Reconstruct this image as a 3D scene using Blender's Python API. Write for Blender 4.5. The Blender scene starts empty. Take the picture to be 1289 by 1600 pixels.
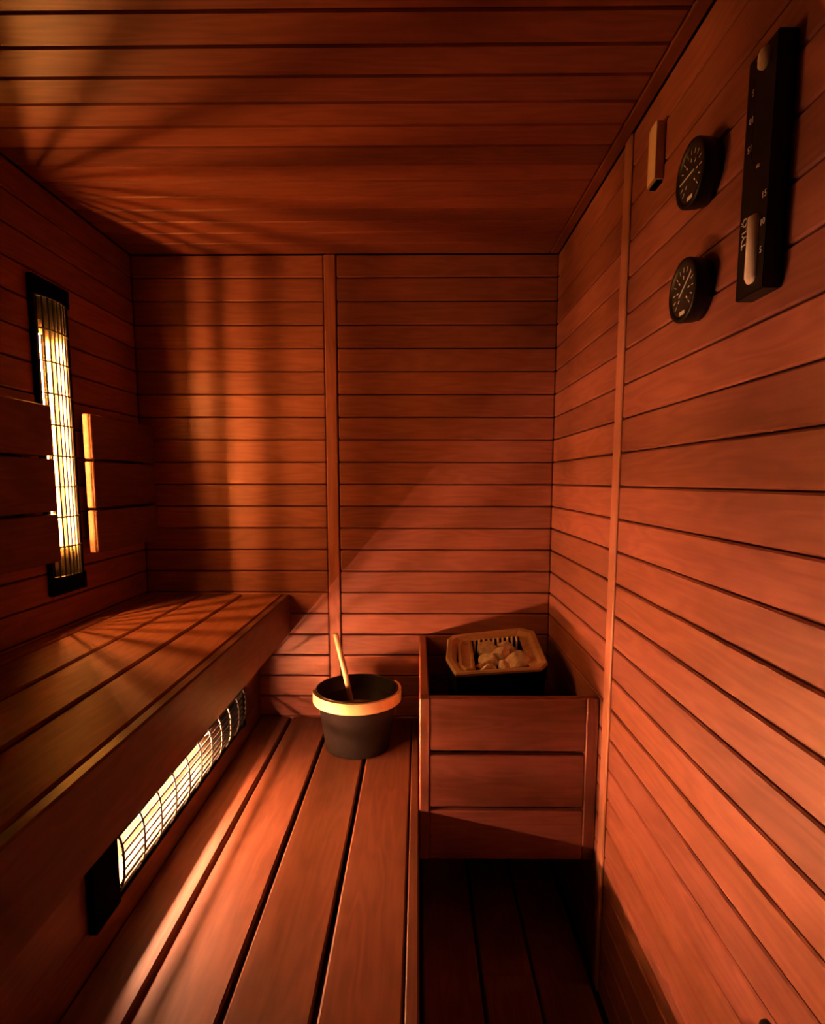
import bpy, bmesh, math, random
from mathutils import Vector, Matrix

# ------------------------------------------------------------------ camera, world, exposure
S = 0.088                    # one cladding board pitch in metres; layout below is in board pitches
FLOOR = -17.1                # floor level below the lens, in board pitches
sc = bpy.context.scene
COL = sc.collection
cd = bpy.data.cameras.new('camera')
cam = bpy.data.objects.new('camera', cd)
COL.objects.link(cam)
YAW, PITCH, ROLL, FPX, CYPX = 0.0104, 0.1154, 0.0005, 905.0, 856.14
fw = Vector((-math.sin(YAW) * math.cos(PITCH), math.cos(YAW) * math.cos(PITCH), -math.sin(PITCH)))
rt = Vector((math.cos(YAW), math.sin(YAW), 0))
up = rt.cross(fw)
rt, up = (math.cos(ROLL) * rt + math.sin(ROLL) * up), (-math.sin(ROLL) * rt + math.cos(ROLL) * up)
cam.matrix_world = Matrix(((rt.x, up.x, -fw.x, 0), (rt.y, up.y, -fw.y, 0), (rt.z, up.z, -fw.z, -FLOOR * S), (0, 0, 0, 1)))
cd.sensor_fit = 'HORIZONTAL'
cd.sensor_width = 36.0
cd.lens = FPX * 36.0 / 1289.0
cd.shift_y = (CYPX - 800.0) / 1289.0
cd.clip_start = 0.02
sc.camera = cam
world = bpy.data.worlds.new('world')
sc.world = world
world.use_nodes = True
world.node_tree.nodes['Background'].inputs[0].default_value = (0.0, 0.0, 0.0, 1)
world.node_tree.nodes['Background'].inputs[1].default_value = 0.0
sc.view_settings.view_transform = 'Standard'
sc.view_settings.look = 'None'
sc.view_settings.gamma = 1.0
sc.view_settings.use_curve_mapping = False
sc.view_settings.exposure = 0.0
# the two infrared tubes are the only lights: their colour and power
GLOW_WALL_COLOR, GLOW_WALL = (1.0, 0.36, 0.08), 730.0      # tube in the left wall
GLOW_BENCH_COLOR, GLOW_BENCH = (1.0, 0.385, 0.19), 930.0   # tube below the upper bench
sc.cycles.use_denoising = True
sc.cycles.max_bounces = 10
sc.cycles.diffuse_bounces = 6
sc.cycles.glossy_bounces = 4
sc.cycles.sample_clamp_indirect = 0.0
sc.cycles.blur_glossy = 0.3

random.seed(4)

# ------------------------------------------------------------------ helpers
def P(x, y, z):
    return Vector((x * S, y * S, (z - FLOOR) * S))

def link(name, mesh, mat, parent=None, M=None, label=None):
    o = bpy.data.objects.new(name, mesh)
    COL.objects.link(o)
    if mat is not None and len(mesh.materials) == 0:
        mesh.materials.append(mat)
    M = M or Matrix.Identity(4)
    if parent is not None:
        o.parent = parent
        M = WORLD[parent.name].inverted() @ M
        WORLD[o.name] = WORLD[parent.name] @ M
    else:
        WORLD[o.name] = M
    o.matrix_local = M
    if label:
        o['label'] = label
    return o
WORLD = {}

def thing(name, label, cat, at, group=None):
    o = bpy.data.objects.new(name, None)
    COL.objects.link(o)
    o.empty_display_size = 0.05
    M = Matrix.Translation(P(*at))
    o.matrix_world = M
    WORLD[o.name] = M
    o['label'] = label
    o['category'] = cat
    if group:
        o['group'] = group
    return o

def tag(o, label, cat, group=None):
    o['label'] = label
    o['category'] = cat
    if group:
        o['group'] = group
    return o

def finish(bm, name, smooth=False):
    bmesh.ops.recalc_face_normals(bm, faces=bm.faces[:])
    me = bpy.data.meshes.new(name)
    bm.to_mesh(me)
    bm.free()
    if smooth:
        for p in me.polygons:
            p.use_smooth = True
    return me

_boards = {}
def board_mesh(L, W, T, c):
    """chamfered board, grain along local X, centred; sizes in board pitches"""
    key = (round(L, 3), round(W, 3), round(T, 3), round(c, 3))
    if key in _boards:
        return _boards[key]
    bm = bmesh.new()
    w, t, l = W / 2 * S, T / 2 * S, L / 2 * S
    c = c * S
    prof = [(-w + c, -t), (w - c, -t), (w, -t + c), (w, t - c), (w - c, t), (-w + c, t), (-w, t - c), (-w, -t + c)]
    e = min(c, l * .3)
    rings = []
    for x, k in ((-l, c * .8), (-l + e, 0), (l - e, 0), (l, c * .8)):
        rings.append([bm.verts.new((x, y - math.copysign(min(k, abs(y) * .5), y), z - math.copysign(min(k, abs(z) * .5), z))) for y, z in prof])
    for a, b in zip(rings, rings[1:]):
        for i in range(8):
            bm.faces.new((a[i], a[(i + 1) % 8], b[(i + 1) % 8], b[i]))
    bm.faces.new(rings[0])
    bm.faces.new(rings[-1][::-1])
    me = finish(bm, 'board')
    _boards[key] = me
    return me

AX = {'x': Vector((1, 0, 0)), 'y': Vector((0, 1, 0)), 'z': Vector((0, 0, 1))}
def board(name, mat, parent, x0, x1, y0, y1, z0, z1, grain, c=.04, label=None):
    """a board filling the given span, grain along the axis named"""
    d = {'x': x1 - x0, 'y': y1 - y0, 'z': z1 - z0}
    others = [a for a in 'xyz' if a != grain]
    others.sort(key=lambda a: -d[a])
    wa, ta = others
    me = board_mesh(d[grain], d[wa], d[ta], min(c, d[ta] * .35))
    if len(me.materials) and me.materials[0] != mat:
        me = me.copy()
        me.materials.clear()
    X, Y, Z = AX[grain], AX[wa], AX[ta]
    if X.cross(Y).dot(Z) < 0:
        Z = -Z
    ctr = P((x0 + x1) / 2, (y0 + y1) / 2, (z0 + z1) / 2)
    M = Matrix(((X.x, Y.x, Z.x, ctr.x), (X.y, Y.y, Z.y, ctr.y), (X.z, Y.z, Z.z, ctr.z), (0, 0, 0, 1)))
    return link(name, me, mat, parent, M, label)

def add_box(bm, x0, x1, y0, y1, z0, z1):
    vs = [bm.verts.new(P(x, y, z)) for x in (x0, x1) for y in (y0, y1) for z in (z0, z1)]
    for f in ((0, 1, 3, 2), (4, 6, 7, 5), (0, 4, 5, 1), (2, 3, 7, 6), (0, 2, 6, 4), (1, 5, 7, 3)):
        bm.faces.new([vs[i] for i in f])

def box_mesh(name, boxes):
    bm = bmesh.new()
    for b in boxes:
        add_box(bm, *b)
    return finish(bm, name)

def add_tube(bm, pts, r, n=8, caps=True):
    """tube through world points (metres); r scalar or list (metres)"""
    pts = [Vector(p) for p in pts]
    rs = r if isinstance(r, (list, tuple)) else [r] * len(pts)
    rings = []
    ref = None
    for i, p in enumerate(pts):
        d = (pts[min(i + 1, len(pts) - 1)] - pts[max(i - 1, 0)]).normalized()
        if ref is None:
            ref = d.orthogonal().normalized()
        u = (ref - d * ref.dot(d)).normalized()
        ref = u
        v = d.cross(u)
        rings.append([bm.verts.new(p + (u * math.cos(2 * math.pi * k / n) + v * math.sin(2 * math.pi * k / n)) * rs[i]) for k in range(n)])
    for a, b in zip(rings, rings[1:]):
        for k in range(n):
            bm.faces.new((a[k], a[(k + 1) % n], b[(k + 1) % n], b[k]))
    if caps:
        bm.faces.new(rings[0][::-1])
        bm.faces.new(rings[-1])

def add_lathe(bm, prof, O, A, n=48, u=None):
    """prof: list of (radius, height) along axis A from O, metres"""
    A = A.normalized()
    u = u or A.orthogonal().normalized()
    v = A.cross(u)
    rings = []
    for r, h in prof:
        if r < 1e-6:
            rings.append([bm.verts.new(O + A * h)])
        else:
            rings.append([bm.verts.new(O + A * h + (u * math.cos(2 * math.pi * k / n) + v * math.sin(2 * math.pi * k / n)) * r) for k in range(n)])
    for a, b in zip(rings, rings[1:]):
        for k in range(n):
            k2 = (k + 1) % n
            if len(a) == 1 and len(b) == 1:
                continue
            if len(a) == 1:
                bm.faces.new((a[0], b[k2], b[k]))
            elif len(b) == 1:
                bm.faces.new((a[k], a[k2], b[0]))
            else:
                bm.faces.new((a[k], a[k2], b[k2], b[k]))

def lathe(name, prof, O, A, mat, parent, n=48, smooth=True, label=None):
    bm = bmesh.new()
    add_lathe(bm, prof, O, A, n)
    o = link(name, finish(bm, name, smooth), mat, parent, None, label)
    return o

# ------------------------------------------------------------------ materials
def mat_base(name):
    m = bpy.data.materials.new(name)
    m.use_nodes = True
    nt = m.node_tree
    return m, nt, nt.nodes['Principled BSDF']

def wood(name, dark, mid, light, rough=.5, vary=.16, figure=1.6, spec=.35):
    m, nt, b = mat_base(name)
    N, Lk = nt.nodes.new, nt.links.new
    tc = N('ShaderNodeTexCoord')
    oi = N('ShaderNodeObjectInfo')
    mul = N('ShaderNodeVectorMath'); mul.operation = 'MULTIPLY_ADD'
    mul.inputs[1].default_value = (37.0, 11.0, 23.0)
    comb = N('ShaderNodeCombineXYZ')
    for i in range(3):
        Lk(oi.outputs['Random'], comb.inputs[i])
    Lk(comb.outputs[0], mul.inputs[0])
    Lk(tc.outputs['Object'], mul.inputs[2])
    # broad cathedral figure: stretched noise fed through a sine
    mp = N('ShaderNodeMapping'); mp.inputs['Scale'].default_value = (2.2, 15.0, 15.0)
    Lk(mul.outputs[0], mp.inputs[0])
    n1 = N('ShaderNodeTexNoise'); n1.inputs['Scale'].default_value = 1.0
    n1.inputs['Detail'].default_value = 2.0; n1.inputs['Roughness'].default_value = .45
    Lk(mp.outputs[0], n1.inputs['Vector'])
    s = N('ShaderNodeMath'); s.operation = 'MULTIPLY'; s.inputs[1].default_value = 46.0
    Lk(n1.outputs['Fac'], s.inputs[0])
    sn = N('ShaderNodeMath'); sn.operation = 'SINE'
    Lk(s.outputs[0], sn.inputs[0])
    # long fine fibres
    mp2 = N('ShaderNodeMapping'); mp2.inputs['Scale'].default_value = (5.0, 160.0, 160.0)
    Lk(mul.outputs[0], mp2.inputs[0])
    n2 = N('ShaderNodeTexNoise'); n2.inputs['Scale'].default_value = 1.0; n2.inputs['Detail'].default_value = 4.0
    Lk(mp2.outputs[0], n2.inputs['Vector'])
    # slow patches along the board
    mp3 = N('ShaderNodeMapping'); mp3.inputs['Scale'].default_value = (3.0, 7.0, 7.0)
    Lk(mul.outputs[0], mp3.inputs[0])
    n3 = N('ShaderNodeTexNoise'); n3.inputs['Scale'].default_value = 1.0; n3.inputs['Detail'].default_value = 3.0
    Lk(mp3.outputs[0], n3.inputs['Vector'])
    a = N('ShaderNodeMath'); a.operation = 'MULTIPLY_ADD'; a.inputs[1].default_value = .075 * figure; a.inputs[2].default_value = .5
    Lk(sn.outputs[0], a.inputs[0])
    b2 = N('ShaderNodeMath'); b2.operation = 'MULTIPLY_ADD'; b2.inputs[1].default_value = .5
    f2 = N('ShaderNodeMath'); f2.operation = 'SUBTRACT'; f2.inputs[1].default_value = .5
    Lk(n2.outputs['Fac'], f2.inputs[0]); Lk(f2.outputs[0], b2.inputs[0]); Lk(a.outputs[0], b2.inputs[2])
    b3 = N('ShaderNodeMath'); b3.operation = 'MULTIPLY_ADD'; b3.inputs[1].default_value = .7
    f3 = N('ShaderNodeMath'); f3.operation = 'SUBTRACT'; f3.inputs[1].default_value = .5
    Lk(n3.outputs['Fac'], f3.inputs[0]); Lk(f3.outputs[0], b3.inputs[0]); Lk(b2.outputs[0], b3.inputs[2])
    cr = N('ShaderNodeValToRGB')
    cr.color_ramp.elements[0].position = .15; cr.color_ramp.elements[0].color = (*dark, 1)
    cr.color_ramp.elements[1].position = .85; cr.color_ramp.elements[1].color = (*light, 1)
    e = cr.color_ramp.elements.new(.5); e.color = (*mid, 1)
    Lk(b3.outputs[0], cr.inputs[0])
    hsv = N('ShaderNodeHueSaturation')
    v = N('ShaderNodeMath'); v.operation = 'MULTIPLY_ADD'; v.inputs[1].default_value = 2 * vary; v.inputs[2].default_value = 1 - vary
    Lk(oi.outputs['Random'], v.inputs[0]); Lk(v.outputs[0], hsv.inputs['Value'])
    Lk(cr.outputs[0], hsv.inputs['Color'])
    Lk(hsv.outputs[0], b.inputs['Base Color'])
    b.inputs['Roughness'].default_value = rough
    b.inputs['Specular IOR Level'].default_value = spec
    bp = N('ShaderNodeBump'); bp.inputs['Strength'].default_value = .08; bp.inputs['Distance'].default_value = .002
    Lk(b3.outputs[0], bp.inputs['Height']); Lk(bp.outputs[0], b.inputs['Normal'])
    return m

def plain(name, col, rough=.5, metal=0.0, spec=.5, bump=0.0, bscale=60.0, var=.12):
    m, nt, b = mat_base(name)
    N, Lk = nt.nodes.new, nt.links.new
    tc = N('ShaderNodeTexCoord')
    n = N('ShaderNodeTexNoise'); n.inputs['Scale'].default_value = bscale; n.inputs['Detail'].default_value = 5
    Lk(tc.outputs['Object'], n.inputs['Vector'])
    cr = N('ShaderNodeValToRGB')
    cr.color_ramp.elements[0].position = .3; cr.color_ramp.elements[0].color = (*[c * (1 - var) for c in col], 1)
    cr.color_ramp.elements[1].position = .7; cr.color_ramp.elements[1].color = (*[min(1, c * (1 + var)) for c in col], 1)
    Lk(n.outputs['Fac'], cr.inputs[0]); Lk(cr.outputs[0], b.inputs['Base Color'])
    b.inputs['Roughness'].default_value = rough
    b.inputs['Metallic'].default_value = metal
    b.inputs['Specular IOR Level'].default_value = spec
    if bump:
        bp = N('ShaderNodeBump'); bp.inputs['Strength'].default_value = bump; bp.inputs['Distance'].default_value = .004
        Lk(n.outputs['Fac'], bp.inputs['Height']); Lk(bp.outputs[0], b.inputs['Normal'])
    return m

def emit(name, col, strength):
    m = bpy.data.materials.new(name)
    m.use_nodes = True
    nt = m.node_tree
    nt.nodes.clear()
    e = nt.nodes.new('ShaderNodeEmission')
    e.inputs[0].default_value = (*col, 1)
    e.inputs[1].default_value = strength
    o = nt.nodes.new('ShaderNodeOutputMaterial')
    nt.links.new(e.outputs[0], o.inputs[0])
    return m

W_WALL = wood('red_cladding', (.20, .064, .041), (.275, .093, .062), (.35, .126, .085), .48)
W_CEIL = wood('dimmed_ceiling_cladding', (.16, .041, .022), (.225, .062, .035), (.29, .085, .05), .48)  # cladding darkened in colour to stand for dimmer light overhead
W_TRIM = wood('pale_red_trim', (.41, .175, .11), (.48, .215, .138), (.55, .26, .168), .45, .06)
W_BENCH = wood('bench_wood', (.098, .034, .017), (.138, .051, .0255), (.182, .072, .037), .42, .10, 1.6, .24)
W_BENCH_LIT = wood('lit_seat_wood', (.18, .054, .025), (.25, .080, .038), (.32, .110, .055), .6, .10, 1.6, .15)  # lighter copy of the bench wood, brightness of the lit seat in its colour
W_FLOOR = wood('floor_wood', (.20, .066, .038), (.27, .092, .052), (.34, .12, .066), .45, .10)
W_PALE = wood('pale_birch', (.68, .49, .27), (.76, .56, .32), (.84, .63, .38), .42, .05, .5)
W_SENSOR = wood('pale_grey_wood', (.55, .40, .26), (.64, .47, .31), (.72, .54, .37), .5, .05, .5)
M_BACK = plain('dark_backing', (.045, .010, .005), .95)
M_BLACK = plain('black_metal', (.004, .004, .004), .6, 0, .0)
M_CASE = plain('black_aluminium', (.006, .0055, .0055), .4, 0, .25)
M_PAIL = plain('charcoal_pail', (.022, .018, .017), .45, 0, .4)
M_LINER = plain('black_liner', (.02, .018, .018), .35, 0, .5)
M_REFL = plain('brushed_reflector', (.86, .78, .58), .25, 1.0, .5, .0, 30)
M_REFL_WALL = plain('dull_gold_reflector', (.38, .31, .19), .24, 1.0, .5, .0, 30)
M_WIRE = plain('dark_wire', (.012, .01, .009), .5, 0, .3)
M_BRASS = plain('brass_coloured_steel', (.60, .46, .27), .42, .35, .5, .01, 40)
M_STEEL = plain('bright_steel_fin', (.88, .80, .66), .4, .2)
M_STONE = plain('grey_stone', (.74, .67, .55), .85, 0, .3, .5, 45, .3)
M_WHITE = plain('white_print', (.75, .72, .66), .6)
M_SAND = plain('pale_sand', (.86, .80, .70), .9, 0, .2, .0, 900)
M_CERAMIC = plain('ceramic_holder', (.7, .64, .55), .6)
M_WATER = plain('dark_water', (.035, .028, .022), .06, 0, .6)
M_SMOKED = plain('smoked_glass', (.006, .006, .006), .06, 0, .5)
M_GLOW_WALL = emit('glowing_tube_wall', GLOW_WALL_COLOR, GLOW_WALL)
M_GLOW_BENCH = emit('glowing_tube_bench', GLOW_BENCH_COLOR, GLOW_BENCH)
def thin_glass():
    m = bpy.data.materials.new('thin_glass')
    m.use_nodes = True
    nt = m.node_tree
    nt.nodes.clear()
    t = nt.nodes.new('ShaderNodeBsdfTransparent'); t.inputs[0].default_value = (1, 1, 1, 1)
    g = nt.nodes.new('ShaderNodeBsdfGlossy'); g.inputs['Roughness'].default_value = .08
    lw = nt.nodes.new('ShaderNodeLayerWeight'); lw.inputs[0].default_value = .04
    mx = nt.nodes.new('ShaderNodeMixShader')
    o = nt.nodes.new('ShaderNodeOutputMaterial')
    nt.links.new(lw.outputs['Fresnel'], mx.inputs[0])
    nt.links.new(t.outputs[0], mx.inputs[1]); nt.links.new(g.outputs[0], mx.inputs[2])
    nt.links.new(mx.outputs[0], o.inputs[0])
    return m
M_GLASS = thin_glass()

# ------------------------------------------------------------------ room shell
XR, XL, YB, YF, ZC = 6.067, -12.62, 26.487, -2.5, 9.797
PT, GAP = .16, .040           # board thickness and joint width
ZROWS = [ZC] + [8.8355 - k for k in range(26)] + [FLOOR]
ZROWS = [z for i, z in enumerate(ZROWS) if i == 0 or z < ZROWS[i - 1] - .05]
def struct(name, me, mat):
    o = link(name, me, mat)
    o['kind'] = 'structure'
    return o

floor = struct('floor', box_mesh('floor', [(XL - 1.2, XR + .6, YF - .6, YB + .6, FLOOR - .9, FLOOR - .35)]), M_BACK)
ceiling = struct('ceiling', box_mesh('ceiling', [(XL - 1.2, XR + .6, YF - .6, YB + .6, ZC + PT + .06, ZC + .7)]), M_BACK)
wall_back = struct('wall_back', box_mesh('wall_back', [(XL - 1.2, XR + .6, YB + PT + .06, YB + .6, FLOOR - .35, ZC + PT + .06)]), M_BACK)
wall_right = struct('wall_right', box_mesh('wall_right', [(XR + PT + .06, XR + .6, YF - .6, YB + PT + .06, FLOOR - .35, ZC + PT + .06)]), M_BACK)
wall_left = struct('wall_left', box_mesh('wall_left', [(XL - 1.2, XL - .95, YF - .6, YB + PT + .06, FLOOR - .35, ZC + PT + .06)]), M_BACK)
wall_front = struct('wall_front', box_mesh('wall_front', [(XL - .95, XR + PT + .06, YF - .2, YF - .08, FLOOR - .35, ZC + PT + .06)]), M_SMOKED)  # unseen wall behind the lens, made dark to cut bounced fill light

BTX = (-4.168, -3.641)       # upright trim on the back wall
RTY = (17.685, 18.2565)      # upright trim on the right wall
HY, HZ = (19.52, 21.12), (-3.72, 6.42)   # opening for the upright heater
def row_levels():
    for a, b in zip(ZROWS, ZROWS[1:]):
        if a - b > .12:
            yield b + GAP / 2, a - GAP / 2
for z0, z1 in row_levels():
    board('plank', W_WALL, wall_back, XL, BTX[0] - .02, YB, YB + PT, z0, z1, 'x')
    board('plank', W_WALL, wall_back, BTX[1] + .05, XR, YB, YB + PT, z0, z1, 'x')
    board('plank', W_WALL, wall_right, XR, XR + PT, RTY[1] + .03, YB, z0, z1, 'y')
    board('plank', W_WALL, wall_right, XR, XR + PT, YF, RTY[0] - .04, z0, z1, 'y')
    if z1 > HZ[0] and z0 < HZ[1]:
        board('plank', W_WALL, wall_left, XL - PT, XL, YF, HY[0], z0, z1, 'y')
        board('plank', W_WALL, wall_left, XL - PT, XL, HY[1], YB, z0, z1, 'y')
        if z0 < HZ[0] - .05:
            board('plank', W_WALL, wall_left, XL - PT, XL, HY[0], HY[1], z0, HZ[0], 'y')
        if z1 > HZ[1] + .05:
            board('plank', W_WALL, wall_left, XL - PT, XL, HY[0], HY[1], HZ[1], z1, 'y')
    else:
        board('plank', W_WALL, wall_left, XL - PT, XL, YF, YB, z0, z1, 'y')
yj = 13.346 - .9958 * 16
CE = XR - .38
while yj < YB - .1:
    y1 = min(yj + .9958, YB)
    if YB - y1 < .3:
        y1 = YB
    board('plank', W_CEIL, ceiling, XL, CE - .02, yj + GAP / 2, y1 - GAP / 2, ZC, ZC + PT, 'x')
    yj = y1 if y1 == YB else yj + .9958

def structboard(name, mat, *a, **k):
    o = board(name, mat, None, *a, **k)
    o['kind'] = 'structure'
    return o
structboard('trim_1', W_WALL, BTX[0], BTX[1], YB - .03, YB + PT, FLOOR, ZC, 'z')
structboard('trim_2', W_TRIM, XR - .05, XR + PT, RTY[0], RTY[1], FLOOR, ZC, 'z')
structboard('trim_3', W_CEIL, CE, XR, YF, YB, ZC, ZC + PT, 'y')

# duckboard floor, some boards jointed
fx = [-12.6, -10.7, -8.8, -6.95, -5.2, -3.4, -1.65, .12, 2.19, 4.06, 5.98]
for a, b in zip(fx, fx[1:]):
    cuts = [YF, YB]
    if a == 2.19:
        cuts = [YF, 18.40, YB]
    elif a == 4.06:
        cuts = [YF, 23.1, YB]
    elif a < 0:
        cuts = [YF, 12.0 + (a * 3.7) % 5, YB]
    for c0, c1 in zip(cuts, cuts[1:]):
        board('floor_plank', W_FLOOR, floor, a + .06, b - .06, c0 + .012, c1 - .012, FLOOR - .32, FLOOR, 'y', .05)

# ------------------------------------------------------------------ upper bench
ub = thing('upper_bench', 'tall upper bench of wide red boards along the left wall', 'bench', (-9.2, 12, FLOOR))
UZ = -5.235
for a, b in ((-12.6, -12.02), (-11.90, -10.11), (-9.99, -8.21), (-8.09, -6.31)):
    board('seat_board', W_BENCH_LIT, ub, a, b, YF + .1, YB - .02, UZ - .32, UZ, 'y', .05)
board('fascia', W_BENCH, ub, -6.27, -5.965, YF + .1, YB - .02, -7.06, UZ, 'y', .045)  # fascia and riser take the darker wood, standing in for shade
for y in (2.0, 8.0, 14.0, 20.0, 25.6):
    board('bearer', W_BENCH, ub, -12.3, -6.3, y - .25, y + .25, UZ - .95, UZ - .33, 'x')
RX0, RX1 = -7.76, -7.5       # riser panel under the bench, with the heater let into it
LHY, LHZ = (12.3, 23.2), (-10.2, -8.3)
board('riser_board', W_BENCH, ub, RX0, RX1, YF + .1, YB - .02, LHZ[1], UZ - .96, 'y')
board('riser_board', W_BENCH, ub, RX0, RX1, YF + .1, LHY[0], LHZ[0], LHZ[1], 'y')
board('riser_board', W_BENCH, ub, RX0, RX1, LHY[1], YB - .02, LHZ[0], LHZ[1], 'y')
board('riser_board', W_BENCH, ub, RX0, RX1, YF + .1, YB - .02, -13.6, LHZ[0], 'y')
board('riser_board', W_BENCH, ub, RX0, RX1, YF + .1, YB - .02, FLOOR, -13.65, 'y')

# ------------------------------------------------------------------ lower bench
lbn = thing('lower_bench', 'low lower bench of wide boards below the upper bench', 'bench', (-3.6, 12, FLOOR))
LZ = -11.185
for a, b in ((-7.48, -6.11), (-5.97, -4.20), (-4.06, -2.24), (-2.10, -.32)):
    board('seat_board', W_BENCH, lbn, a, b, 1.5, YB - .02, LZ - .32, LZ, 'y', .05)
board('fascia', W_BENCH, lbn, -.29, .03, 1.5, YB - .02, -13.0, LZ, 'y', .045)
for y in (3.0, 9.0, 15.0, 20.5, 25.8):
    board('bearer', W_BENCH, lbn, -7.45, -.3, y - .25, y + .25, LZ - .95, LZ - .33, 'x')
    board('leg', W_BENCH, lbn, -.85, -.32, y - .25, y + .25, FLOOR, LZ - .96, 'z')

# ------------------------------------------------------------------ backrests on the left wall
def backrest(label, y0, y1):
    t = thing('backrest', label, 'backrest', (-12.2, (y0 + y1) / 2, -2.7), 'slatted backrests on the left wall')
    for z0, z1 in ((.80, 2.43), (-1.01, .70), (-2.69, -1.11)):
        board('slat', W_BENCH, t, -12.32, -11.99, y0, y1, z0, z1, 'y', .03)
    n = max(2, int((y1 - y0) / 5) + 1)
    for i in range(n):
        y = y0 + .9 + (y1 - y0 - 1.8) * i / (n - 1)
        board('batten', W_BENCH, t, -12.61, -12.33, y - .25, y + .25, -2.6, 2.3, 'z', .03)
backrest('dark three-slat wooden backrest nearer the camera, overlapping the upright heater', 3.0, 19.17)
backrest('short dark three-slat backrest with brightly lit end, between upright heater and back wall', 21.45, YB - .05)

# ------------------------------------------------------------------ infrared heaters
def heater(label, O, l, w, L, Wd, capa, capb, tube, n_long, n_cross, glow, tw, tn, lip, ft, refl):
    """O centre on the mounting face (pitches), l/w unit vectors, normal +X"""
    n = Vector((1, 0, 0))
    t = thing('infrared_heater', label, 'heater', O, 'infrared heaters with wire grilles')
    Op = P(*O)
    def Q(a, b, c):
        return Op + (l * a + w * b + n * c) * S
    def boxes(bl):
        bm = bmesh.new()
        for a0, a1, b0, b1, c0, c1 in bl:
            vs = [bm.verts.new(Q(a, b, c)) for a in (a0, a1) for b in (b0, b1) for c in (c0, c1)]
            for f in ((0, 1, 3, 2), (4, 6, 7, 5), (0, 4, 5, 1), (2, 3, 7, 6), (0, 2, 6, 4), (1, 5, 7, 3)):
                bm.faces.new([vs[i] for i in f])
        bmesh.ops.bevel(bm, geom=bm.edges[:], offset=.02 * S, segments=1, affect='EDGES')
        return bm
    h, e = L / 2, .15
    link('frame', finish(boxes([(-h, h, -Wd / 2, -Wd / 2 + e, 0.0, ft), (-h, h, Wd / 2 - e, Wd / 2, 0.0, ft)]), 'frame'), M_BLACK, t)
    # housing behind the face: back and four sides
    a, b = h - .3, Wd / 2 - .22
    link('housing', finish(boxes([(-a, a, -b, b, -.86, -.80), (-a, a, -b, -b + .04, -.80, .0), (-a, a, b - .04, b, -.80, .0),
                                  (-a, -a + .04, -b, b, -.80, .0), (a - .04, a, -b, b, -.80, .0)]), 'housing'), M_BLACK, t)
    link('end_cap', finish(boxes([(-h, -h + capa, -Wd / 2, Wd / 2, .0, .2)]), 'end_cap'), M_BLACK, t)
    link('end_cap', finish(boxes([(h - capb, h, -Wd / 2, Wd / 2, .0, .2)]), 'end_cap'), M_BLACK, t)
    # curved bright reflector
    bm = bmesh.new()
    rows = []
    bw = b - .06
    for i in range(25):
        s = -1 + 2 * i / 24
        w0 = .88
        c = -.76 + (min(abs(s), w0) * bw) ** 2 / (4 * (tn + .76))
        if abs(s) > w0:
            c += (lip - c) * (abs(s) - w0) / (1 - w0)
        rows.append([bm.verts.new(Q(x, s * bw, c)) for x in (-h + capa * .6, h - capb * .6)])
    for r0, r1 in zip(rows, rows[1:]):
        bm.faces.new((r0[0], r0[1], r1[1], r1[0]))
    link('reflector', finish(bm, 'reflector', True), refl, t)
    # glowing tube with ceramic ends
    bm = bmesh.new()
    add_tube(bm, [Q(tube[0], tw, tn), Q(tube[1], tw, tn)], .045 * S, 10)
    tb = link('tube', finish(bm, 'tube', True), glow, t, None, 'glowing yellow white tube')
    for x0, x1 in ((tube[0] - .45, tube[0]), (tube[1], tube[1] + .45)):
        bm = bmesh.new()
        add_tube(bm, [Q(x0, tw, tn), Q(x1, tw, tn)], .12 * S, 10)
        link('ceramic_holder', finish(bm, 'ceramic_holder', True), M_CERAMIC, tb)
    # wire grille, bulging over the opening
    g0, g1 = -h + capa, h - capb
    gw = Wd / 2 - e - .02
    def bulge(s):
        return .10 + .22 * (1 - abs(s) ** 3)
    bm = bmesh.new()
    add_tube(bm, [Q(g0, s / 8 * gw, bulge(s / 8)) for s in range(-8, 9)], .03 * S, 6)
    gr = link('grille', finish(bm, 'grille'), M_WIRE, t)
    bm = bmesh.new()
    add_tube(bm, [Q(g1, s / 8 * gw, bulge(s / 8)) for s in range(-8, 9)], .03 * S, 6)
    link('cross_wire', finish(bm, 'cross_wire'), M_WIRE, gr)
    wm = None
    for i in range(n_long):
        s = -1 + 2 * i / (n_long - 1)
        bm = bmesh.new()
        add_tube(bm, [Q(g0 - .05, s * gw, bulge(s)), Q(g1 + .05, s * gw, bulge(s))], .03 * S, 6)
        link('long_wire', finish(bm, 'long_wire'), M_WIRE, gr)
    for i in range(n_cross):
        x = g0 + (g1 - g0) * (i + 1) / (n_cross + 1)
        bm = bmesh.new()
        add_tube(bm, [Q(x, s / 6 * gw, bulge(s / 6) + .035) for s in range(-6, 7)], .032 * S, 6)
        link('cross_wire', finish(bm, 'cross_wire'), M_WIRE, gr)
    return t
heater('upright infrared heater with glowing tube on the left wall above the upper bench', (XL, 20.32, 1.35), Vector((0, 0, 1)), Vector((0, 1, 0)),
       10.6, 2.0, .62, .62, (-3.75, 3.6), 9, 8, M_GLOW_WALL, -.14, -.26, .12, .12, M_REFL_WALL)
heater('long horizontal infrared heater with yellow glow below the upper bench front', (-7.5, 17.75, -9.25), Vector((0, 1, 0)), Vector((0, 0, 1)),
       11.5, 2.1, 1.1, .4, (-4.5, 2.9), 9, 9, M_GLOW_BENCH, -.125, -.50, 0.05, .14, M_REFL)

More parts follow.
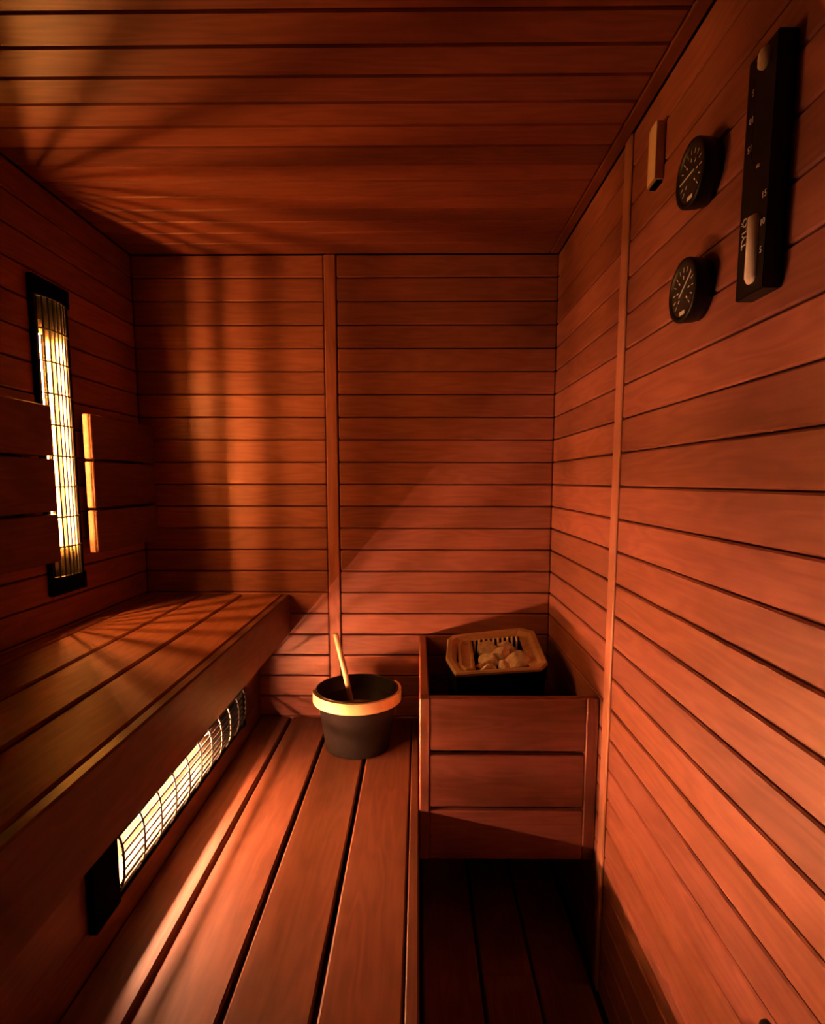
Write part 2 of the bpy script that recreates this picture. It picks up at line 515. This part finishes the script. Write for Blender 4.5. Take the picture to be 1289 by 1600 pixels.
# ------------------------------------------------------------------ heater guard in the corner
gd = thing('heater_guard', 'red wooden guard box of three boards around the stove in the corner', 'guard', (3.0, 22.5, -13.0))
GF, GT, GB = 18.65, -7.22, -13.0
GL0, GL1, GR0, GR1 = .045, .39, 5.64, 6.06
board('post', W_WALL, gd, GL0, GL1, GF, GF + .36, GB, GT, 'z', .035)
board('post', W_WALL, gd, GR0, GR1, GF, GF + .36, GB, GT, 'z', .035)
for z0, z1 in ((-9.08, GT), (-11.09, -9.23), (GB, -11.24)):
    board('front_board', W_WALL, gd, GL1 + .005, GR0 - .005, GF + .03, GF + .31, z0, z1, 'x', .035)
    board('side_board', W_WALL, gd, GL0, GL1 - .03, GF + .365, YB - .02, z0, z1, 'y', .035)

# ------------------------------------------------------------------ stove
sv = thing('sauna_stove', 'black sauna stove with brass coloured rim inside the corner guard', 'stove', (3.2, 23.4, -13.4))
RIM = [(1.54, 25.0), (4.67, 25.94), (5.20, 25.55), (5.04, 22.06), (4.68, 21.55), (1.42, 21.03), (1.14, 22.46), (1.29, 24.5)]
CXY = Vector((3.15, 23.4))
def rimz(x, y):
    return -7.2 + .1 * (y - 20.9)
def ring(bm, k, dz, flat=None):
    out = []
    for x, y in RIM:
        q = CXY + (Vector((x, y)) - CXY) * k
        out.append(bm.verts.new(P(q.x, q.y, flat if flat is not None else rimz(q.x, q.y) + dz)))
    return out
def rounded_ring_mesh(name, rings, cap0=False, cap1=False):
    bm = bmesh.new()
    rr = [ring(bm, *r) for r in rings]
    for a, b in zip(rr, rr[1:]):
        for i in range(8):
            bm.faces.new((a[i], a[(i + 1) % 8], b[(i + 1) % 8], b[i]))
    if cap0:
        bm.faces.new(rr[0])
    if cap1:
        bm.faces.new(rr[-1])
    return finish(bm, name)
link('body', rounded_ring_mesh('body', [(.97, -.12), (1.0, -.14), (.985, -.6), (.93, 0, -10.0), (.86, 0, -13.4)], False, True), M_BLACK, sv)
rim = link('rim', rounded_ring_mesh('rim', [(.985, -.14), (1.015, -.10), (1.02, -.02), (.99, .03), (.90, .0), (.84, -.14), (.80, -.17)]), M_BRASS, sv)
# sloping metal surround between rim and fire opening (opening in u,v of the top)
def UV(u, v, dz):
    fl, fr, bl, br = Vector((1.25, 21.0)), Vector((4.95, 21.6)), Vector((1.4, 24.95)), Vector((5.1, 25.9))
    q = (fl * (1 - u) + fr * u) * (1 - v) + (bl * (1 - u) + br * u) * v
    return P(q.x, q.y, rimz(q.x, q.y) + dz)
OU, OV = (.26, .84), (.09, .93)
bm = bmesh.new()
outer = [UV(u, v, -.15) for u, v in ((.08, .08), (.92, .08), (.92, .93), (.08, .93))]
inner = [UV(u, v, -.22) for u, v in ((OU[0], OV[0]), (OU[1], OV[0]), (OU[1], OV[1]), (OU[0], OV[1]))]
deep = [UV(u, v, -.9) for u, v in ((OU[0], OV[0]), (OU[1], OV[0]), (OU[1], OV[1]), (OU[0], OV[1]))]
vo, vi, vd = [[bm.verts.new(p) for p in r] for r in (outer, inner, deep)]
for i in range(4):
    j = (i + 1) % 4
    bm.faces.new((vo[i], vo[j], vi[j], vi[i]))
bmesh.ops.delete(bm, geom=vd, context='VERTS')
link('surround', finish(bm, 'surround'), M_BRASS, sv)
bm = bmesh.new()
vi, vd = [[bm.verts.new(p) for p in r] for r in (inner, deep)]
for i in range(4):
    j = (i + 1) % 4
    bm.faces.new((vi[i], vi[j], vd[j], vd[i]))
link('stone_well', finish(bm, 'stone_well'), M_BLACK, sv)
bm = bmesh.new()
bm.faces.new([bm.verts.new(UV(u, v, -.75)) for u, v in ((OU[0], OV[0]), (OU[1], OV[0]), (OU[1], OV[1]), (OU[0], OV[1]))])
link('stone_grate', finish(bm, 'stone_grate'), M_BLACK, sv)
# shallow dish on the left of the opening, with raised lip
bm = bmesh.new()
dish = [(.10, .22), (.16, .13), (.235, .13), (.245, .5), (.235, .9), (.15, .9), (.10, .8)]
r1 = [bm.verts.new(UV(u, v, -.06)) for u, v in dish]
cu, cv = .17, .5
r2 = [bm.verts.new(UV(cu + (u - cu) * .82, cv + (v - cv) * .93, -.05)) for u, v in dish]
r3 = [bm.verts.new(UV(cu + (u - cu) * .6, cv + (v - cv) * .8, -.2)) for u, v in dish]
r0 = [bm.verts.new(UV(cu + (u - cu) * 1.05, cv + (v - cv) * 1.02, -.2)) for u, v in dish]
for a, b in ((r0, r1), (r1, r2), (r2, r3)):
    for i in range(len(dish)):
        j = (i + 1) % len(dish)
        bm.faces.new((a[i], a[j], b[j], b[i]))
bm.faces.new(r3)
link('water_dish', finish(bm, 'water_dish'), M_BRASS, sv)
for i in range(10):
    u = OU[0] + .03 + (OU[1] - OU[0] - .06) * i / 9
    bm = bmesh.new()
    add_tube(bm, [UV(u, OV[1] - .012, -.75), UV(u, OV[1] - .012, -.25), UV(u, OV[1] - .03, -.17), UV(u, OV[1] - .06, -.25), UV(u, OV[1] - .08, -.75)], .055 * S, 6)
    link('fin', finish(bm, 'fin', True), M_STEEL, sv)
for i in range(9):
    u = OU[0] + .04 + (OU[1] - OU[0] - .08) * i / 8
    bm = bmesh.new()
    add_tube(bm, [UV(u, OV[0] + .015, -.75), UV(u, OV[0] + .015, -.25), UV(u, OV[0] + .03, -.19), UV(u, OV[0] + .05, -.28)], .055 * S, 6)
    link('fin', finish(bm, 'fin', True), M_STEEL, sv)
link('wall_bracket', box_mesh('wall_bracket', [(2.2, 4.4, 25.0, YB - .01, -12.0, -9.0)]), M_BLACK, sv)

def stone(label, u, v, dz, sx, sy, sz, rz, seed):
    rnd = random.Random(seed)
    bm = bmesh.new()
    bmesh.ops.create_icosphere(bm, subdivisions=3, radius=1.0)
    planes = [(Vector((rnd.uniform(-1, 1), rnd.uniform(-1, 1), rnd.uniform(-.6, 1))).normalized(), rnd.uniform(.55, .85)) for _ in range(11)]
    for vv in bm.verts:
        p = vv.co.copy()
        for nrm, d in planes:
            k = p.dot(nrm) - d
            if k > 0:
                p -= nrm * k * .9
        vv.co = Vector((p.x * sx * S, p.y * sy * S, p.z * sz * S))
    me = finish(bm, 'sauna_stone')
    M = Matrix.Translation(UV(u, v, dz)) @ Matrix.Rotation(rz, 4, 'Z') @ Matrix.Rotation(rnd.uniform(-.3, .3), 4, 'X')
    o = link('sauna_stone', me, M_STONE, None, M)
    tag(o, label, 'stone', 'stones in the stove')
stone('long stone lying at the back left of the pile in the stove', .44, .62, -.18, .62, .46, .40, .35, 3)
stone('small stone at the back right of the pile in the stove', .66, .60, -.16, .46, .36, .34, -.4, 5)
stone('wide stone in the middle left of the pile in the stove', .41, .38, -.22, .52, .40, .38, .2, 8)
stone('ridged stone on top in the middle of the pile in the stove', .55, .40, -.06, .46, .38, .36, .5, 13)
stone('largest stone at the right of the pile in the stove', .72, .32, -.22, .58, .50, .44, .1, 21)
stone('stone at the front left corner of the pile in the stove', .40, .17, -.26, .42, .30, .36, .6, 34)
stone('narrow upright stone at the front middle of the pile in the stove', .555, .19, -.22, .27, .28, .42, .1, 55)
stone('tiny pebble beside the left edge of the stove opening', .315, .30, -.30, .17, .17, .16, .1, 89)

# ------------------------------------------------------------------ bucket and ladle
BX, BY, BZ0, BZ1 = -2.565, 23.5, LZ, -8.62
bk = thing('sauna_bucket', 'charcoal sauna bucket with pale wooden hoop on the lower bench', 'bucket', (BX, BY, BZ0))
Zu = Vector((0, 0, 1))
H = (BZ1 - BZ0) * S
lathe('pail', [(0, 0), (1.28 * S, 0), (1.35 * S, .04 * S), (1.70 * S, H - .03 * S), (1.715 * S, H), (1.66 * S, H), (1.645 * S, H - .03 * S), (1.34 * S, .16 * S), (0, .14 * S)],
      P(BX, BY, BZ0), Zu, M_PAIL, bk, 64)
wz = .60
rw = 1.645 - (wz / (BZ1 - BZ0)) * .32
lathe('water', [(0, 0), (rw * S - .001, 0)], P(BX, BY, BZ1 - wz), Zu, M_WATER, bk, 48, True, 'dark still water')
# hoop handle folded down round the rim
bm = bmesh.new()
a0, a1, ns = math.radians(177), math.radians(404), 56
rr = []
for i in range(ns + 1):
    f = i / ns
    a = a0 + (a1 - a0) * f
    d = Vector((math.cos(a), math.sin(a), 0))
    ew = min(1.0, .35 + 12 * min(f, 1 - f))     # rounded ends
    zc, hh = BZ1 - .26, .235 * ew
    r0, r1_ = 1.735, 1.85
    rr.append([bm.verts.new(P(BX + d.x * r, BY + d.y * r, z)) for r, z in ((r0, zc - hh), (r1_, zc - hh * .96), (r1_, zc + hh * .96), (r0, zc + hh))])
for a, b in zip(rr, rr[1:]):
    for k in range(4):
        bm.faces.new((a[k], a[(k + 1) % 4], b[(k + 1) % 4], b[k]))
bm.faces.new(rr[0]); bm.faces.new(rr[-1])
hp = link('hoop_handle', finish(bm, 'hoop_handle'), W_PALE, bk, None, 'pale bent wood hoop')
for a in (math.radians(180), math.radians(401)):
    d = Vector((math.cos(a), math.sin(a), 0))
    bm = bmesh.new()
    add_tube(bm, [P(BX + d.x * 1.69, BY + d.y * 1.69, BZ1 - .26), P(BX + d.x * 1.88, BY + d.y * 1.88, BZ1 - .26)], .05 * S, 10)
    link('rivet', finish(bm, 'rivet'), M_BLACK, hp)

ld = thing('ladle', 'pale wooden ladle handle leaning in the charcoal bucket', 'ladle', (-2.85, 23.3, -10.9))
bm = bmesh.new()
h0, h1, h2 = P(-3.40, 23.15, -6.22), P(-3.02, 23.2, -7.95), P(-2.70, 23.35, -9.75)
add_tube(bm, [h0 + (h0 - h1).normalized() * -.0, h0 + (h1 - h0) * .02, h0 + (h1 - h0) * .5, h1, h2], [.07 * S, .105 * S, .115 * S, .115 * S, .11 * S], 14)
link('handle', finish(bm, 'handle', True), W_PALE, ld)
lathe('bowl', [(0, 0), (.40 * S, .03 * S), (.5 * S, .2 * S), (.52 * S, .62 * S), (.48 * S, .62 * S), (.46 * S, .22 * S), (0, .06 * S)], P(-2.50, 23.45, -10.35), Zu, M_LINER, ld, 32)

# ------------------------------------------------------------------ things on the right wall
def gauge(label, yc, zc, needle_angle, seed):
    """round gauge facing -X; angle measured in the dial's own view, 0 = right, anticlockwise"""
    t = thing('wall_gauge', label, 'gauge', (XR, yc, zc), 'round gauges on the right wall')
    A = Vector((-1, 0, 0))
    O = P(XR, yc, zc)
    R, T = .66 * S, .42 * S
    lathe('case', [(0, 0), (R * .93, 0), (R * .98, T * .4), (R, T * .9), (R * .975, T), (R * .86, T), (R * .83, T * .92), (0, T * .92)], O, A, M_CASE, t, 64)
    lathe('dial', [(0, T * .925), (R * .82, T * .925)], O, A, M_LINER, t, 48)
    rt_, up_ = Vector((0, -1, 0)), Vector((0, 0, 1))
    def D(r, a, h):
        return O + A * (T * h) + (rt_ * math.cos(a) + up_ * math.sin(a)) * r
    rnd = random.Random(seed)
    bm = bmesh.new()
    def bar(r0, r1, a, w, h=.94):
        p, q = D(r0, a, h), D(r1, a, h)
        s = (q - p).normalized().cross(A) * w
        v = [bm.verts.new(x) for x in (p - s, p + s, q + s, q - s)]
        bm.faces.new(v)
    for i in range(13):
        a = math.radians(225 - 270 * i / 12)
        bar(R * .56, R * .72, a, .010 * S)
        if i % 2 == 0:
            bar(R * .34, R * .46, a, .017 * S)
    link('scale', finish(bm, 'scale'), M_WHITE, t, None, 'white radial scale strokes')
    bm = bmesh.new()
    bar(R * .0, R * .001, 0, 0.00001)
    bm.clear()
    p, q = D(R * -.28, needle_angle, .965), D(R * .72, needle_angle, .965)
    add_tube(bm, [p, q], [.017 * S, .012 * S], 6)
    link('needle', finish(bm, 'needle'), M_WHITE, t, None, 'thin white needle')
    bm = bmesh.new()
    c = D(R * .70, math.radians(-90), .94)
    v = [bm.verts.new(c + rt_ * (x * .12 * S) + up_ * (y * .042 * S)) for x, y in ((-1, -1), (1, -1), (1, 1), (-1, 1))]
    bm.faces.new(v)
    link('badge', finish(bm, 'badge'), M_WHITE, t, None, 'small white badge')
gauge('upper round black gauge on the right wall, its needle pointing left', 12.98, 6.37, math.radians(183), 1)
gauge('lower round black gauge on the right wall, its needle pointing up right', 13.06, 4.06, math.radians(36), 2)

sb = thing('sensor_cover', 'small pale wooden block high on the right wall left of the gauges', 'sensor', (XR, 15.67, 7.45))
bm = bmesh.new()
prof = [(XR, 15.40), (XR - .22, 15.40), (XR - .235, 15.43), (XR - .235, 15.72), (XR - .20, 15.95), (XR, 15.95)]
top = [bm.verts.new(P(x, y, 8.80)) for x, y in prof]
bot = [bm.verts.new(P(x, y, 7.46)) for x, y in prof]
for i in range(len(prof)):
    j = (i + 1) % len(prof)
    bm.faces.new((top[i], top[j], bot[j], bot[i]))
bm.faces.new(top); bm.faces.new(bot[::-1])
me = finish(bm, 'block')
link('block', me, W_SENSOR, sb)
link('dark_underside', box_mesh('dark_underside', [(XR - .15, XR - .002, 15.46, 15.9, 7.40, 7.459)]), M_BLACK, sb)  # thin black plate for the block's dark underside

hg = thing('sand_timer', 'tall black sand timer with pale sand on the right wall', 'timer', (XR, 10.6, 3.2))
HX = XR - .33
bm = bmesh.new()
add_box(bm, HX, XR, 10.176, 11.03, 3.215, 7.19)
bmesh.ops.bevel(bm, geom=bm.edges[:], offset=.02 * S, segments=2, affect='EDGES')
link('case', finish(bm, 'case'), M_CASE, hg)
TY, TX = 10.53, HX + .03
lathe('glass_tube', [(.04 * S, 0), (.13 * S, .05 * S), (.15 * S, .15 * S), (.15 * S, 1.75 * S), (.11 * S, 1.86 * S), (.035 * S, 1.93 * S), (.11 * S, 2.0 * S), (.15 * S, 2.11 * S), (.15 * S, 3.6 * S), (.13 * S, 3.7 * S), (.04 * S, 3.75 * S)],
      P(TX, TY, 3.36), Zu, M_GLASS, hg, 20)
lathe('lower_sand', [(0, 0), (.10 * S, .02 * S), (.138 * S, .1 * S), (.138 * S, 1.10 * S), (.02 * S, 1.16 * S), (0, 1.16 * S)], P(TX, TY, 3.38), Zu, M_SAND, hg, 20, True, 'tall column of pale sand')
lathe('upper_sand', [(0, 0), (.05 * S, .0), (.138 * S, .06 * S), (.138 * S, .24 * S), (.11 * S, .30 * S), (0, .31 * S)], P(TX, TY, 6.80), Zu, M_SAND, hg, 20, True, 'short plug of pale sand')
lathe('neck_glint', [(.05 * S, 0), (.06 * S, .03 * S), (.05 * S, .06 * S)], P(TX, TY, 5.26), Zu, M_STEEL, hg, 16)  # added bright ring in place of a glint on the glass neck

def text_mesh(body, size, name):
    cu = bpy.data.curves.new(name, 'FONT')
    cu.body = body
    cu.size = size
    cu.align_x = 'CENTER'
    cu.align_y = 'CENTER'
    cu.extrude = .0004
    cu.resolution_u = 2
    o = bpy.data.objects.new(name, cu)
    COL.objects.link(o)
    bpy.context.view_layer.update()
    me = bpy.data.meshes.new_from_object(o.evaluated_get(bpy.context.evaluated_depsgraph_get()))
    bpy.data.objects.remove(o)
    bpy.data.curves.remove(cu)
    return me
def text_on_timer(name, body, size, y, z, rot):
    # facing -X: text right = -Y, text up = +Z, then turned in its own plane
    r, u, n = Vector((0, -1, 0)), Vector((0, 0, 1)), Vector((-1, 0, 0))
    r2 = r * math.cos(rot) + u * math.sin(rot)
    u2 = -r * math.sin(rot) + u * math.cos(rot)
    c = P(HX - .004, y, z)
    M = Matrix(((r2.x, u2.x, n.x, c.x), (r2.y, u2.y, n.y, c.y), (r2.z, u2.z, n.z, c.z), (0, 0, 0, 1)))
    link(name, text_mesh(body, size * S, name), M_WHITE, hg, M)
text_on_timer('lettering', 'TYLÖ', .21, 10.83, 4.33, math.radians(90))
for b, z in (('15', 4.74), ('10', 4.30), ('5', 3.855)):
    text_on_timer('minute_mark', b, .15, 10.295, z, 0)
for b, z in (('5', 6.62), ('10', 6.18), ('15', 5.72)):
    text_on_timer('minute_mark', b, .15, 10.83, z, math.pi)

vc = lathe('vent_cap', [(0, .12 * S), (.16 * S, .11 * S), (.24 * S, .06 * S), (.26 * S, 0), (0, 0)], P(XR, 9.0, -9.52), Vector((-1, 0, 0)), M_CASE, None, 32)
tag(vc, 'small round dark cap low on the right wall, cut by the bottom edge', 'cap')
